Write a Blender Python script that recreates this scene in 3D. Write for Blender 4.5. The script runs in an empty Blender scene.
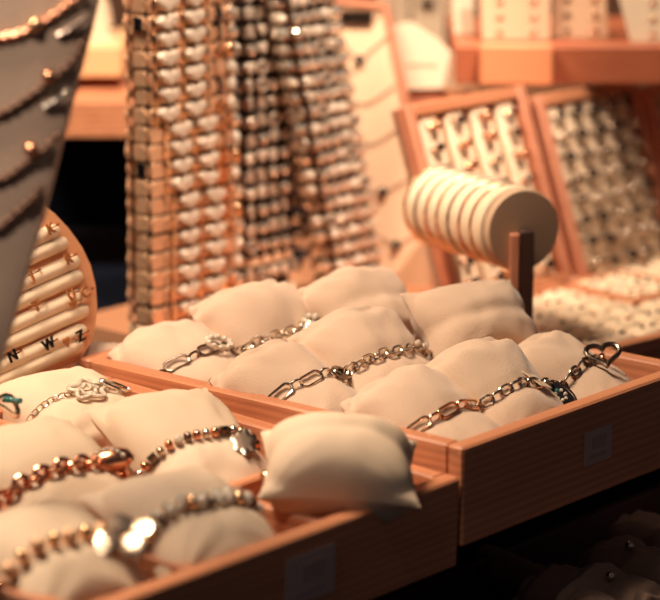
import bpy, bmesh, math, random
from mathutils import Vector, Matrix, Euler, noise
random.seed(7)
PI = math.pi
C = bpy.context.scene.collection
# ------------------------------------------------------------ camera
FPX = 2811.0
PITCH = math.atan(680/2811.0); YAW = math.radians(40.5); ZB = .30
Fw = Vector((math.cos(YAW)*math.cos(PITCH), math.sin(YAW)*math.cos(PITCH), -math.sin(PITCH)))
Rt = Vector((math.sin(YAW), -math.cos(YAW), 0))
Up = Vector((math.cos(YAW)*math.sin(PITCH), math.sin(YAW)*math.sin(PITCH), math.cos(PITCH)))
def ray(x, y): return Fw + Rt*((x-330)/FPX) - Up*((y-300)/FPX)
CAM = Vector((0, 0, ZB)) - 1.5*ray(463, 448)
def atz(x, y, z): r = ray(x, y); return CAM + r*((z-CAM.z)/r.z)     # where a sight line meets a level surface
def atd(x, y, d): return CAM + ray(x, y)*d
cd = bpy.data.cameras.new('camera'); cam = bpy.data.objects.new('camera', cd); C.objects.link(cam)
cam.location = CAM; cam.rotation_euler = (PI/2-PITCH, 0, YAW-PI/2)
cd.sensor_width = 36; cd.lens = FPX/660*36; cd.clip_start = .05; cd.clip_end = 50
cd.dof.use_dof = True; cd.dof.focus_distance = 1.61; cd.dof.aperture_fstop = 5.6
S = bpy.context.scene; S.camera = cam
# ------------------------------------------------------------ world, lights, exposure
w = bpy.data.worlds.new('world'); S.world = w; w.use_nodes = True
w.node_tree.nodes['Background'].inputs[0].default_value = (.66, .56, .60, 1)
w.node_tree.nodes['Background'].inputs[1].default_value = .062
S.view_settings.view_transform = 'Standard'; S.view_settings.look = 'None'
S.view_settings.exposure = 0.0; S.view_settings.gamma = 1
def area(name, loc, target, size, power, col):
    l = bpy.data.lights.new(name, 'AREA'); l.shape = 'DISK'; l.size = size; l.energy = power; l.color = col
    o = bpy.data.objects.new(name, l); C.objects.link(o); o.location = loc
    o.rotation_euler = (Vector(target)-Vector(loc)).to_track_quat('-Z', 'Y').to_euler(); return o
def spark(name, loc, power, col=(1, .78, .55), r=.02):
    l = bpy.data.lights.new(name, 'POINT'); l.energy = power; l.color = col; l.shadow_soft_size = r
    o = bpy.data.objects.new(name, l); C.objects.link(o); o.location = loc
area('ceiling_lamp_light', (-.38, .50, 1.60), (0, .15, .28), .45, 30, (1, .81, .60))
def spot(name, loc, target, power, deg, col, r=.04):
    l = bpy.data.lights.new(name, 'SPOT'); l.energy = power; l.color = col; l.spot_size = math.radians(deg); l.spot_blend = .6; l.shadow_soft_size = r
    o = bpy.data.objects.new(name, l); C.objects.link(o); o.location = loc
    o.rotation_euler = (Vector(target)-Vector(loc)).to_track_quat('-Z', 'Y').to_euler()
spot('shelf_fill', (.45, .06, 1.50), (.60, .40, .36), 34, 31, (1, .80, .62), .03)  # added unseen spot that brightens the ring boards, cone kept off the trays
spot('stand_fill', (-.75, -.05, 1.30), (-.22, .12, .52), 26, 17, (1, .84, .70), .06)  # unseen spot added to lift the grey necklace stand
spot('board_fill', (-.02, -.12, 1.40), (-.03, .29, .37), 15, 15, (1, .82, .64), .03)  # added front light for the letter ring board, no visible source
spot('tower_fill', (.24, -.14, 1.47), (.29, .43, .40), 105, 27, (1, .80, .63), .03)  # unseen spot added to light the fronts of the charm towers
for k, (p, e) in enumerate([((-.2, .7, 1.7), 2.4), ((.3, .75, 1.6), 2.4), ((-.9, .2, 1.5), 1.6), ((.0, .45, 1.8), 2.2), ((-.5, .9, 1.5), 1.6)]):
    spark('shop_spot', p, e)
# ------------------------------------------------------------ materials
def srgb(r, g, b):
    f = lambda c: c/12.92 if c <= .04045 else ((c+.055)/1.055)**2.4
    return (f(r/255), f(g/255), f(b/255), 1)
MATS = {}
def mat(name, col, rough=.6, metal=0, bump=None, var=.0, vscale=8, sheen=0, spec=.4, trans=0, emit=0):
    if name in MATS: return MATS[name]
    m = bpy.data.materials.new(name); m.use_nodes = True; nt = m.node_tree; b = nt.nodes['Principled BSDF']
    c = col if len(col) == 4 else (*col, 1)
    b.inputs['Roughness'].default_value = rough; b.inputs['Metallic'].default_value = metal
    b.inputs['Specular IOR Level'].default_value = spec; b.inputs['Sheen Weight'].default_value = sheen
    b.inputs['Transmission Weight'].default_value = trans
    tc = nt.nodes.new('ShaderNodeTexCoord')
    n = nt.nodes.new('ShaderNodeTexNoise'); n.inputs['Scale'].default_value = vscale; n.inputs['Detail'].default_value = 4
    nt.links.new(tc.outputs['Object'], n.inputs['Vector'])
    mx = nt.nodes.new('ShaderNodeMix'); mx.data_type = 'RGBA'
    mx.inputs[6].default_value = tuple(v*(1-var) for v in c[:3])+(1,); mx.inputs[7].default_value = tuple(min(1, v*(1+var)) for v in c[:3])+(1,)
    nt.links.new(n.outputs['Fac'], mx.inputs[0]); nt.links.new(mx.outputs[2], b.inputs['Base Color'])
    if bump:
        n2 = nt.nodes.new('ShaderNodeTexNoise'); n2.inputs['Scale'].default_value = bump[0]; n2.inputs['Detail'].default_value = 3
        nt.links.new(tc.outputs['Object'], n2.inputs['Vector'])
        bp = nt.nodes.new('ShaderNodeBump'); bp.inputs['Strength'].default_value = bump[1]; bp.inputs['Distance'].default_value = bump[2]
        nt.links.new(n2.outputs['Fac'], bp.inputs['Height']); nt.links.new(bp.outputs['Normal'], b.inputs['Normal'])
    MATS[name] = m; return m
def wood(name, axis, c1, c2, rough=.45, sc=1.0):
    if name in MATS: return MATS[name]
    m = bpy.data.materials.new(name); m.use_nodes = True; nt = m.node_tree; b = nt.nodes['Principled BSDF']
    tc = nt.nodes.new('ShaderNodeTexCoord'); mp = nt.nodes.new('ShaderNodeMapping')
    s = [90*sc]*3; s['xyz'.index(axis)] = 7*sc; mp.inputs['Scale'].default_value = s
    nt.links.new(tc.outputs['Object'], mp.inputs['Vector'])
    n = nt.nodes.new('ShaderNodeTexNoise'); n.inputs['Scale'].default_value = 1.0; n.inputs['Detail'].default_value = 5; n.inputs['Distortion'].default_value = .8
    nt.links.new(mp.outputs['Vector'], n.inputs['Vector'])
    wv = nt.nodes.new('ShaderNodeTexWave'); wv.wave_type = 'BANDS'; wv.bands_direction = 'Z'
    wv.inputs['Scale'].default_value = .75; wv.inputs['Distortion'].default_value = 5; wv.inputs['Detail'].default_value = 3; wv.inputs['Detail Scale'].default_value = .5
    nt.links.new(mp.outputs['Vector'], wv.inputs['Vector'])
    ad = nt.nodes.new('ShaderNodeMath'); ad.operation = 'MULTIPLY_ADD'; ad.inputs[1].default_value = .35
    nt.links.new(wv.outputs['Fac'], ad.inputs[0])
    m2 = nt.nodes.new('ShaderNodeMath'); m2.operation = 'MULTIPLY'; m2.inputs[1].default_value = .75
    nt.links.new(n.outputs['Fac'], m2.inputs[0]); nt.links.new(m2.outputs[0], ad.inputs[2])
    mx = nt.nodes.new('ShaderNodeMix'); mx.data_type = 'RGBA'; mx.inputs[6].default_value = c1; mx.inputs[7].default_value = c2
    nt.links.new(ad.outputs[0], mx.inputs[0]); nt.links.new(mx.outputs[2], b.inputs['Base Color'])
    b.inputs['Roughness'].default_value = rough; b.inputs['Specular IOR Level'].default_value = .3
    bp = nt.nodes.new('ShaderNodeBump'); bp.inputs['Strength'].default_value = .15; bp.inputs['Distance'].default_value = .0005
    nt.links.new(ad.outputs[0], bp.inputs['Height']); nt.links.new(bp.outputs['Normal'], b.inputs['Normal'])
    MATS[name] = m; return m
WX = wood('wood_along_front', 'x', srgb(170, 102, 72), srgb(224, 154, 112))
WY = wood('wood_along_side', 'y', srgb(170, 102, 72), srgb(224, 154, 112))
WZ = wood('wood_upright', 'z', srgb(188, 116, 88), srgb(212, 146, 114))
WLET = wood('wood_letter_board', 'x', srgb(214, 142, 100), srgb(236, 172, 128))
SUEDE = mat('cushion_suede', srgb(210, 178, 153), .95, bump=(900, .5, .0008), var=.08, vscale=20, sheen=.25, spec=.15)
BRONZE = mat('bronze_rope', srgb(112, 82, 66), .45, .6, var=.2, vscale=200)
SATIN = mat('satin_silver', srgb(216, 198, 178), .3, .5, var=.1, vscale=80)
SUEDE_SHADE = mat('cushion_suede_shaded', srgb(150, 120, 102), .95, bump=(900, .25, .0006), var=.05, vscale=20, sheen=.1, spec=.15)  # cushion suede darkened, shade of the lower tray put into the colour
SUEDE2 = mat('cushion_leatherette', srgb(224, 196, 168), .7, bump=(600, .1, .0004), var=.03, vscale=15, spec=.3)
CREAM = mat('cream_pad', srgb(236, 208, 176), .85, bump=(300, .15, .0006), var=.05, vscale=30)
GREYV = mat('grey_velvet', srgb(182, 154, 132), .95, bump=(400, .3, .001), var=.12, vscale=25, sheen=.3)
BEIGE = mat('beige_linen', srgb(228, 190, 156), .9, bump=(500, .2, .0006), var=.05, vscale=20)
NAVY = mat('navy_cloth', srgb(9, 13, 24), .9, bump=(300, .2, .0005), var=.2, vscale=30, spec=.08)
CARD = mat('white_card', srgb(228, 206, 178), .7, var=.02)
GOLD = mat('gold', srgb(240, 192, 148), .2, 1, var=.06, vscale=60)
GOLDM = mat('brushed_gold', srgb(232, 184, 146), .45, .55, var=.08, vscale=60)
ROSE = mat('rose_gold', srgb(230, 160, 124), .2, 1, var=.06, vscale=60)
SILVER = mat('silver', srgb(224, 208, 190), .16, 1, var=.1, vscale=60)
DSILV = mat('dark_silver', srgb(136, 116, 102), .25, 1, var=.15, vscale=60)
DARKM = mat('dark_metal', srgb(58, 44, 40), .35, 1, var=.2, vscale=40)
GEM = mat('clear_stone', srgb(250, 236, 216), .06, .0, spec=1.0, trans=.35, var=.05, vscale=80)
PAVE = mat('pave_stones', srgb(240, 222, 200), .2, .35, bump=(1400, .9, .0012), var=.15, vscale=400)
BLACK = mat('black_enamel', srgb(18, 14, 14), .25, spec=.5)
BLACKST = mat('black_stone', srgb(30, 24, 26), .12, spec=.8)
TEAL = mat('teal_stone', srgb(40, 120, 110), .08, spec=1.0)
STICK = mat('clear_sticker', srgb(196, 168, 158), .35, var=.05, spec=.5)
STICKD = mat('sticker_print', srgb(178, 150, 140), .5)
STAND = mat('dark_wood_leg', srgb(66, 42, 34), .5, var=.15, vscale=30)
SHOPW = mat('shop_wall', srgb(150, 106, 84), .9, var=.05, vscale=3)
SHOPF = mat('shop_floor', srgb(60, 44, 40), .6, var=.1, vscale=4)
RED = mat('faded_print', srgb(226, 184, 156), .8)
# ------------------------------------------------------------ mesh builder
class MB:
    def __init__(s): s.v = []; s.f = []
    def add(s, vs, fs, M=None):
        o = len(s.v); s.v += [tuple(M @ Vector(p)) if M else tuple(p) for p in vs]; s.f += [tuple(i+o for i in f) for f in fs]; return s
    def box(s, c, d, M=None, bev=.0):
        hx, hy, hz = d[0]/2, d[1]/2, d[2]/2; b = min(bev, hx*.9, hy*.9, hz*.9)
        T = Matrix.Translation(c); T = M @ T if M else T
        if b <= 0:
            vs = [(x*hx, y*hy, z*hz) for z in (-1, 1) for x, y in ((-1, -1), (1, -1), (1, 1), (-1, 1))]
            return s.add(vs, [(3, 2, 1, 0), (4, 5, 6, 7), (0, 1, 5, 4), (1, 2, 6, 5), (2, 3, 7, 6), (3, 0, 4, 7)], T)
        def ring(x, y, z, q): return [(-x+q, -y, z), (x-q, -y, z), (x, -y+q, z), (x, y-q, z), (x-q, y, z), (-x+q, y, z), (-x, y-q, z), (-x, -y+q, z)]
        vs = ring(hx-b, hy-b, -hz, b*.3)+ring(hx, hy, -hz+b, b)+ring(hx, hy, hz-b, b)+ring(hx-b, hy-b, hz, b*.3)
        fs = [tuple(range(7, -1, -1)), tuple(range(24, 32))]
        for k in range(3):
            for i in range(8): j = (i+1) % 8; fs.append((k*8+i, k*8+j, k*8+8+j, k*8+8+i))
        return s.add(vs, fs, T)
    def tube(s, pts, r, n=8, closed=False, M=None, cap=True):
        pts = [Vector(p) for p in pts]; N = len(pts); vs = []; fs = []; up = None
        for i, p in enumerate(pts):
            a = pts[(i-1) % N] if (closed or i > 0) else p; b = pts[(i+1) % N] if (closed or i < N-1) else p
            t = (b-a).normalized()
            if up is None: up = t.orthogonal().normalized()
            up = (up-t*up.dot(t)).normalized(); sd = t.cross(up)
            rr = r(i/(N-1)) if callable(r) else r
            for k in range(n): q = 2*PI*k/n; vs.append(p+up*(math.cos(q)*rr)+sd*(math.sin(q)*rr))
        for i in range(N if closed else N-1):
            j = (i+1) % N
            for k in range(n): l = (k+1) % n; fs.append((i*n+k, i*n+l, j*n+l, j*n+k))
        if not closed and cap: fs.append(tuple(range(n-1, -1, -1))); fs.append(tuple((N-1)*n+k for k in range(n)))
        return s.add(vs, fs, M)
    def lathe(s, prof, n=24, M=None, sx=1, sy=1):
        vs = []; fs = []
        for r, z in prof:
            for k in range(n): q = 2*PI*k/n; vs.append((r*math.cos(q)*sx, r*math.sin(q)*sy, z))
        for i in range(len(prof)-1):
            for k in range(n): l = (k+1) % n; fs.append((i*n+k, i*n+l, (i+1)*n+l, (i+1)*n+k))
        if prof[0][0] > 1e-6: fs.append(tuple(range(n-1, -1, -1)))
        if prof[-1][0] > 1e-6: fs.append(tuple((len(prof)-1)*n+k for k in range(n)))
        return s.add(vs, fs, M)
    def ball(s, c, r, M=None, n=10, sc=(1, 1, 1)):
        prof = [(max(1e-7, math.sin(PI*i/6)), -math.cos(PI*i/6)) for i in range(7)]
        T = Matrix.Translation(c) @ Matrix.Diagonal((r*sc[0], r*sc[1], r*sc[2], 1)); T = M @ T if M else T
        return s.lathe(prof, n, T)
    def prism(s, out, z0, z1, bev=0, M=None):       # outline in xy, raised edge rounded
        n = len(out); cx = sum(p[0] for p in out)/n; cy = sum(p[1] for p in out)/n
        lay = [(1, z0), (1, z1-bev), (.86, z1-bev*.25), (.55, z1)] if bev else [(1, z0), (1, z1)]
        vs = []; fs = [tuple(range(n-1, -1, -1))]
        for k, z in lay: vs += [(cx+(p[0]-cx)*k, cy+(p[1]-cy)*k, z) for p in out]
        for i in range(len(lay)-1):
            for k in range(n): l = (k+1) % n; fs.append((i*n+k, i*n+l, (i+1)*n+l, (i+1)*n+k))
        fs.append(tuple((len(lay)-1)*n+k for k in range(n)))
        return s.add(vs, fs, M)
    def mesh(s, name, m, smooth=True, ang=35):
        me = bpy.data.meshes.new(name); me.from_pydata(s.v, [], s.f); me.materials.append(m)
        b = bmesh.new(); b.from_mesh(me); bmesh.ops.remove_doubles(b, verts=b.verts, dist=1e-6); bmesh.ops.recalc_face_normals(b, faces=b.faces)
        for f in b.faces: f.smooth = smooth
        if smooth:
            for e in b.edges:
                if len(e.link_faces) == 2 and e.calc_face_angle(0) > math.radians(ang): e.smooth = False
        b.to_mesh(me); b.free(); return me
    def build(s, name, m, parent=None, smooth=True, ang=35): return put(name, s.mesh(name, m, smooth, ang), parent)
def put(name, me, parent=None, M=None):
    o = bpy.data.objects.new(name, me); C.objects.link(o)
    if parent: o.parent = parent
    if M is not None: o.matrix_local = M
    return o
def tag(o, label, cat, group=None):
    o['label'] = label; o['category'] = cat
    if group: o['group'] = group
    return o
def thing(name, label, cat, loc=(0, 0, 0), rot=(0, 0, 0), group=None):
    o = bpy.data.objects.new(name, None); C.objects.link(o); o.location = loc; o.rotation_euler = rot; o.empty_display_size = .01
    return tag(o, label, cat, group)
def struct(o): o['kind'] = 'structure'; return o
def text_mesh(name, txt, size, m, depth=.0006, fat=0):
    cu = bpy.data.curves.new(name, 'FONT'); cu.body = txt; cu.size = size; cu.extrude = depth; cu.offset = fat; cu.align_x = 'CENTER'; cu.align_y = 'CENTER'; cu.resolution_u = 3
    o = bpy.data.objects.new(name, cu); C.objects.link(o); bpy.context.view_layer.update()
    me = bpy.data.meshes.new_from_object(o.evaluated_get(bpy.context.evaluated_depsgraph_get())); bpy.data.objects.remove(o)
    me.materials.clear(); me.materials.append(m); me.name = name; return me
def basis(x, y, z, o): return Matrix(((x[0], y[0], z[0], o[0]), (x[1], y[1], z[1], o[1]), (x[2], y[2], z[2], o[2]), (0, 0, 0, 1)))
def heart(w, h, n=28):
    pts = []
    for i in range(n):
        t = 2*PI*i/n; x = 16*math.sin(t)**3; y = 13*math.cos(t)-5*math.cos(2*t)-2*math.cos(3*t)-math.cos(4*t); pts.append((-x/32*w, (y+2.5)/29*h))
    return pts
def rrect(w, h, r, n=4):
    pts = []
    for cx, cy, a0 in ((w/2-r, h/2-r, 0), (-w/2+r, h/2-r, PI/2), (-w/2+r, -h/2+r, PI), (w/2-r, -h/2+r, 3*PI/2)):
        for k in range(n+1): a = a0+PI/2*k/n; pts.append((cx+r*math.cos(a), cy+r*math.sin(a)))
    return pts
HOR = Vector((math.cos(YAW), math.sin(YAW), 0))
# ------------------------------------------------------------ the shop
ZF = -.65
struct(MB().box((.6, .4, ZF-.05), (5.2, 5.2, .1)).build('floor', SHOPF, None, False))
Mroom = Matrix.Rotation(YAW-PI/2, 4, 'Z')
wb = MB().box((0, 0, 0), (4.6, .1, 3.0)).build('wall_back', SHOPW, None, False); wb.rotation_euler = (0, 0, YAW-PI/2); wb.location = (CAM+HOR*3.3).to_3d(); wb.location.z = ZF+1.5; struct(wb)
# display table: stepped, dark cloth
dt = thing('display_table', 'dark navy cloth-covered stepped table carrying the trays and stands', 'table', (0, 0, ZF))
LZ = .150
def solid(name, x0, x1, y0, y1, z0, z1, m, par, zf=None):
    zf = z1 if zf is None else zf
    return MB().add([(x0, y0, z0), (x1, y0, z0), (x1, y1, z0), (x0, y1, z0), (x0, y0, zf), (x1, y0, zf), (x1, y1, z1), (x0, y1, z1)], [(3, 2, 1, 0), (4, 5, 6, 7), (0, 1, 5, 4), (1, 2, 6, 5), (2, 3, 7, 6), (3, 0, 4, 7)]).build(name, m, par, False)
solid('lower_step', -.46, .62, -.35, .115, 0, LZ-ZF, NAVY, dt)
solid('riser_pad', .0005, .235, .1155, .334, 0, .2438-ZF, NAVY, dt)
solid('riser_pad', .0005, .1655, .3341, .95, 0, .2438-ZF, NAVY, dt)
solid('riser_pad', .1660, .4995, .4755, .95, 0, .2438-ZF, NAVY, dt)  # navy put in to keep the shaded void behind the towers dark
solid('sloping_pad', -.46, 0, .1155, .95, 0, .2675-ZF, NAVY, dt, .2372-ZF)
# background platform
e1 = atz(600, 361, .262); e2 = atz(720, 344, .262)
bp = MB().prism([(.2365, .1165), (.63, .1165), (1.2, .1165), (1.2, .95), (.50, .95), (.50, .475), (.166, .475), (.166, .335), (.2365, .335)], .245-ZF, .262-ZF)
MB().prism([(.2365, .119), (1.2, .119), (1.2, .95), (.50, .95), (.50, .475), (.2365, .475)], 0, .2449-ZF).build('shade_skirt', NAVY, dt, False)  # dark cloth added so the shaded space below the trays stays black
MB().box((.2012, .405, (.2449-ZF)/2), (.070, .138, .2449-ZF)).build('shade_skirt', NAVY, dt, False)
po = bp.build('display_counter', mat('counter_top', srgb(214, 150, 112), .6, var=.06, vscale=6), None, False); po.location = (0, 0, ZF)
tag(po, 'pale wood counter behind the trays, under the ring boards', 'counter')
# ------------------------------------------------------------ trays
def tray(label, x0, x1, y0, y1, z0, z1, th, divx, divy, loc, rx):
    t = thing('wooden_tray', label, 'tray', loc, (rx, 0, 0)); H = z1-z0; b = .0012
    MB().box(((x0+x1)/2, y0+th/2, (z0+z1)/2), (x1-x0, th, H), bev=b).build('front_panel', WX, t)
    MB().box(((x0+x1)/2, y1-th/2, (z0+z1)/2), (x1-x0, th, H), bev=b).build('back_panel', WX, t)
    for x in (x0+th/2, x1-th/2): MB().box((x, (y0+y1)/2, (z0+z1)/2+.0001), (th, y1-y0-2*th, H), bev=b).build('side_panel', WY, t)
    MB().box(((x0+x1)/2, (y0+y1)/2, z0+.010), (x1-x0-2*th, y1-y0-2*th, .016)).build('base_panel', WX, t)
    for x in divx: MB().box((x, (y0+y1)/2, z0+H*.5), (.0065, y1-y0-2*th, H*.84), bev=b).build('divider', WY, t)
    xs = [x0+th]+list(divx)+[x1-th]
    for y in divy:
        for a, c in zip(xs[:-1], xs[1:]): MB().box(((a+c)/2, y, z0+H*.49), (c-a-.0066, .0065, H*.82), bev=b).build('divider', WX, t)
    return t
TH = .0105
TILT = math.radians(2.1)
TA = tray('lower divided wooden tray in the left foreground', -.287, -.0016, 0, .27, -.0505, 0, TH, (-.0985, -.1945), (.089, .178), (0, 0, .2840), TILT)
TB = tray('deep grainy wooden tray with its corner pointing at the viewer', 0, .2235, 0, .292, -.0560, 0, TH, (), (), (0, 0, .3000), 0)
def sticker(par, x, z, w, h, yy, lab):
    MB().box((x, yy-.0004, z), (w, .0006, h)).build('price_sticker', STICK, par)['label'] = lab
    s = MB(); s.box((x+w*.05, yy-.0009, z+h*.12), (w*.5, .0004, h*.36)); s.box((x, yy-.0009, z-h*.28), (w*.62, .0004, h*.1))
    s.build('sticker_print', STICKD, par)
pa = [atz(312, y, .25) for y in (575,)]
def onfront(x, y): r = ray(x, y); return CAM + r*((0-CAM.y)/r.y)
q = onfront(311, 576); sticker(TA, q.x, q.z-.284, .037, .026, 0, 'pale translucent sticker')
q = onfront(597, 445); sticker(TB, q.x, q.z-.30, .027, .020, 0, 'pale translucent sticker')
# ------------------------------------------------------------ cushions
def psurf(s, t, sg, W, L, H, seed, gath=1.0, tb=0):
    e = (1-abs(s)**2.3); g = (1-abs(t)**2.6)
    rho = (abs(s)**3.4+abs(t)**3.4)**(1/3.4)
    if gath >= 1:                                                   # suede rolls: full, blunt ends with a tucked fold
        r2 = (abs(s)**3.0+abs(t)**7.0)**(1/3.6)
        z = sg*H/2*(.42*(max(1-s*s, 0)*max(1-t**4, 0))**.36+.58*max(0, 1-r2**3.2)**.45)
        fold = math.exp(-((abs(t)-.80)/.07)**2); z -= sg*.0038*fold*(.6+.4*math.sin(s*5+seed))
        z += sg*.0015*math.sin(s*11+seed*2+abs(t)*4)*max(0, abs(t)-.45)
    else: z = sg*H/2*(.50*(max(1-s*s, 0)*max(1-t*t, 0))**.42+.50*max(0, 1-rho**2.6)**.5)
    x = s*W/2*(1-.09*(1-t*t)-.05*math.exp(-((t-tb)/.20)**2))
    y = t*L/2*(1-.10*(1-s*s)**1.2)
    if gath >= 1: x *= 1-.10*abs(t)**5; y = t*L/2*(1-.05*s**4)
    z *= 1-.07*math.exp(-((t-tb)/.15)**2)
    k = abs(s)**1.5*abs(t)**1.5                                       # creases run in from the corners and the gathered ends
    ang = math.atan2(abs(t)-1.05, abs(s)-1.05)
    z += sg*.0016*gath*math.sin(ang*16+seed*3)*min(1, abs(t)**3*1.3)*e**.5
    n = noise.noise(Vector((s*1.4+seed*7.3, t*1.4+sg*3, seed)))
    n2 = noise.noise(Vector((s*4+seed*5.3, t*2.5+sg*5, seed+9)))
    z += sg*(n*.0032+n2*.0010)*min(1, gath+.2)*e**.5*g**.4
    y += n*.002*gath; x += n2*.0015*gath
    return Vector((x, y, z))
def cushion_mesh(W, L, H, seed, m, gath=1.0, tb=0):
    N = 36; b = MB(); 
    def u(i): a = -1+2*i/N; return math.sin(a*PI/2)*.55+a*.45
    for sg in (1, -1):
        vs = [psurf(u(i), u(j), sg, W, L, H, seed, gath, tb) for j in range(N+1) for i in range(N+1)]
        for j in range(N+1):
            for i in range(N+1):
                if i in (0, N) or j in (0, N): vs[j*(N+1)+i].z = 0
        fs = [(j*(N+1)+i, j*(N+1)+i+1, (j+1)*(N+1)+i+1, (j+1)*(N+1)+i) for j in range(N) for i in range(N)]
        b.add(vs, fs)
    return b.mesh('bracelet_cushion', m, True, 80)
def cushion(label, px, py, z, W=.082, L=.098, H=.045, rot=(0, 0, 0), seed=1, m=SUEDE, group='cushions in the deep tray', gath=1.0, sh=0):
    o = put('bracelet_cushion', cushion_mesh(W, L, H, seed, m, gath, -2*sh/L)); nrm = Euler([math.radians(a) for a in rot]).to_matrix() @ Vector((0, -sh, H*.46)); p = atz(px, py, z)-nrm; o.location = p
    o.rotation_euler = tuple(math.radians(a) for a in rot); tag(o, label, 'cushion', group)
    return o, dict(W=W, L=L, H=H, seed=seed, g=gath, tb=-2*sh/L)
def loop_path(D, r, t0=0, slack=0, n=120):
    t0 = D['tb']
    pts = []
    for sg in (1, -1):
        for k in range(n):
            a = -PI/2+PI*k/n; s = math.sin(a)*sg
            p = psurf(s, t0, sg, D['W'], D['L'], D['H'], D['seed'], D['g'], D['tb'])
            pts.append(p)
    cen = Vector((0, pts[0].y, 0)); out = []
    # smooth, offset outward
    N = len(pts)
    for _ in range(8): pts = [(pts[i-1]+pts[i]*2+pts[(i+1) % N])/4 for i in range(N)]
    for i in range(N):
        t = (pts[(i+1) % N]-pts[i-1]).normalized(); nrm = Vector((-t.z, 0, t.x))
        if nrm.dot(pts[i]-cen) < 0: nrm = -nrm
        out.append(pts[i]+nrm*r)
    return out
def sample(path, step=None, count=None):
    N = len(path); L = [0]
    for i in range(N): L.append(L[-1]+(path[(i+1) % N]-path[i]).length)
    tot = L[-1]; n = count or max(3, round(tot/step)); res = []; j = 0
    for k in range(n):
        d = tot*k/n
        while L[j+1] < d: j += 1
        f = (d-L[j])/max(1e-9, L[j+1]-L[j]); a = path[j]; b = path[(j+1) % N]; p = a.lerp(b, f); t = (b-a).normalized()
        nr = Vector((-t.z, 0, t.x)); c = Vector((0, 0, 0))
        if nr.dot(p) < 0: nr = -nr
        res.append((p, t, nr, tot/n))
    return res
def ovlink(Lk, Wd, wire):
    b = MB(); pts = []; r = Wd/2; hl = max(0, Lk/2-r)
    for k in range(9): a = -PI/2+PI*k/8; pts.append((hl+r*math.cos(a), r*math.sin(a), 0))
    for k in range(9): a = PI/2+PI*k/8; pts.append((-hl+r*math.cos(a), r*math.sin(a), 0))
    return b.tube(pts, wire, 8, True)
def lay_links(par, path, meshes, step, names=('link',), roll=(0.3, 1.27), skip=None, count=None):
    sm = sample(path, step, count)
    for i, (p, t, nr, st) in enumerate(sm):
        if skip and skip(p): continue
        bn = nr.cross(t); a = roll[i % len(roll)]
        y = bn*math.cos(a)+nr*math.sin(a); z = t.cross(y)
        put(names[i % len(names)], meshes[i % len(meshes)], par, basis(t, y, z, p))
def at_s(path, sx, dz=0):         # point on the upper half of the loop nearest x = sx
    best = min((i for i in range(len(path)) if path[i].z > -.002), key=lambda i: abs(path[i].x-sx))
    t = (path[(best+1) % len(path)]-path[best-1]).normalized()
    if t.x < 0: t = -t
    nr = Vector((-t.z, 0, t.x)); bn = nr.cross(t)
    return path[best]+nr*dz, t, bn, nr
def bracelet(kind, label, cu, D, t0=0, off=.0022):
    e = thing(kind, label, 'bracelet', cu.location, cu.rotation_euler, None)
    return e, loop_path(D, off, t0)
def fr(path, sx, dz=0, spin=0, dy=0):
    p, t, bn, nr = at_s(path, sx, dz); c, s_ = math.cos(spin), math.sin(spin)
    x = t*c-bn*s_; y = t*s_+bn*c        # bn points to -y; make charm 'up' = +y
    x2 = t*c+bn*s_; y2 = -t*s_+bn*c
    zz = x2.cross(y2)
    if zz.dot(nr) < 0: y2 = -y2; zz = -zz
    return basis(x2, y2, zz, p+Vector((0, dy, 0)))
def hang(e, path, sx, dz=.003, spin=0, ox=0, oy=0, up=.62):      # a loose charm lying on the slope of the cushion
    p = at_s(path, sx, dz)[0]; Mw = Matrix.Translation(e.location) @ e.rotation_euler.to_matrix().to_4x4()
    n = (-HOR*(1-up)+Vector((0, 0, up))).normalized(); X = Rt.copy(); Y = n.cross(X).normalized()
    c, s_ = math.cos(spin), math.sin(spin); X2 = X*c+Y*s_; Y2 = Y*c-X*s_
    return Mw.inverted() @ basis(X2, Y2, n, Mw @ p+X*ox+Y*oy)
CHAIN = {
 'paper_silver': [ovlink(.0165, .0068, .00085).mesh('link', SILVER), ovlink(.0075, .0052, .0009).mesh('link', SILVER)],
 'paper_dark': [ovlink(.0165, .0070, .0009).mesh('link', DSILV), ovlink(.0075, .0052, .0009).mesh('link', DSILV)],
 'paper_gold': [ovlink(.0150, .0060, .0009).mesh('link', GOLD), ovlink(.0085, .0050, .0010).mesh('link', ROSE)],
 'oval_dark': [ovlink(.0085, .0056, .00085).mesh('link', SILVER)],
 'curb_rose': [ovlink(.0085, .0070, .0014).mesh('link', ROSE)],
 'fine': [ovlink(.0045, .0030, .0004).mesh('link', SILVER)],
}
BEADS = {k: MB().ball((0, 0, 0), r, n=12, sc=(.85, 1, 1)).mesh('bead', m) for k, r, m in
         (('rose', .0030, ROSE), ('silver', .0029, SILVER), ('dark', .0030, DSILV), ('gold', .0040, GOLD), ('biggold', .0046, GOLDM), ('clear', .0036, GEM), ('pave', .0031, PAVE))}
BEADS['tube'] = MB().lathe([(.0016, -.0026), (.0026, -.0024), (.0026, .0024), (.0016, .0026)], 12, Matrix.Rotation(PI/2, 4, 'Y')).mesh('bead', DSILV)
GA = 'cushions in the divided tray'
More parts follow.
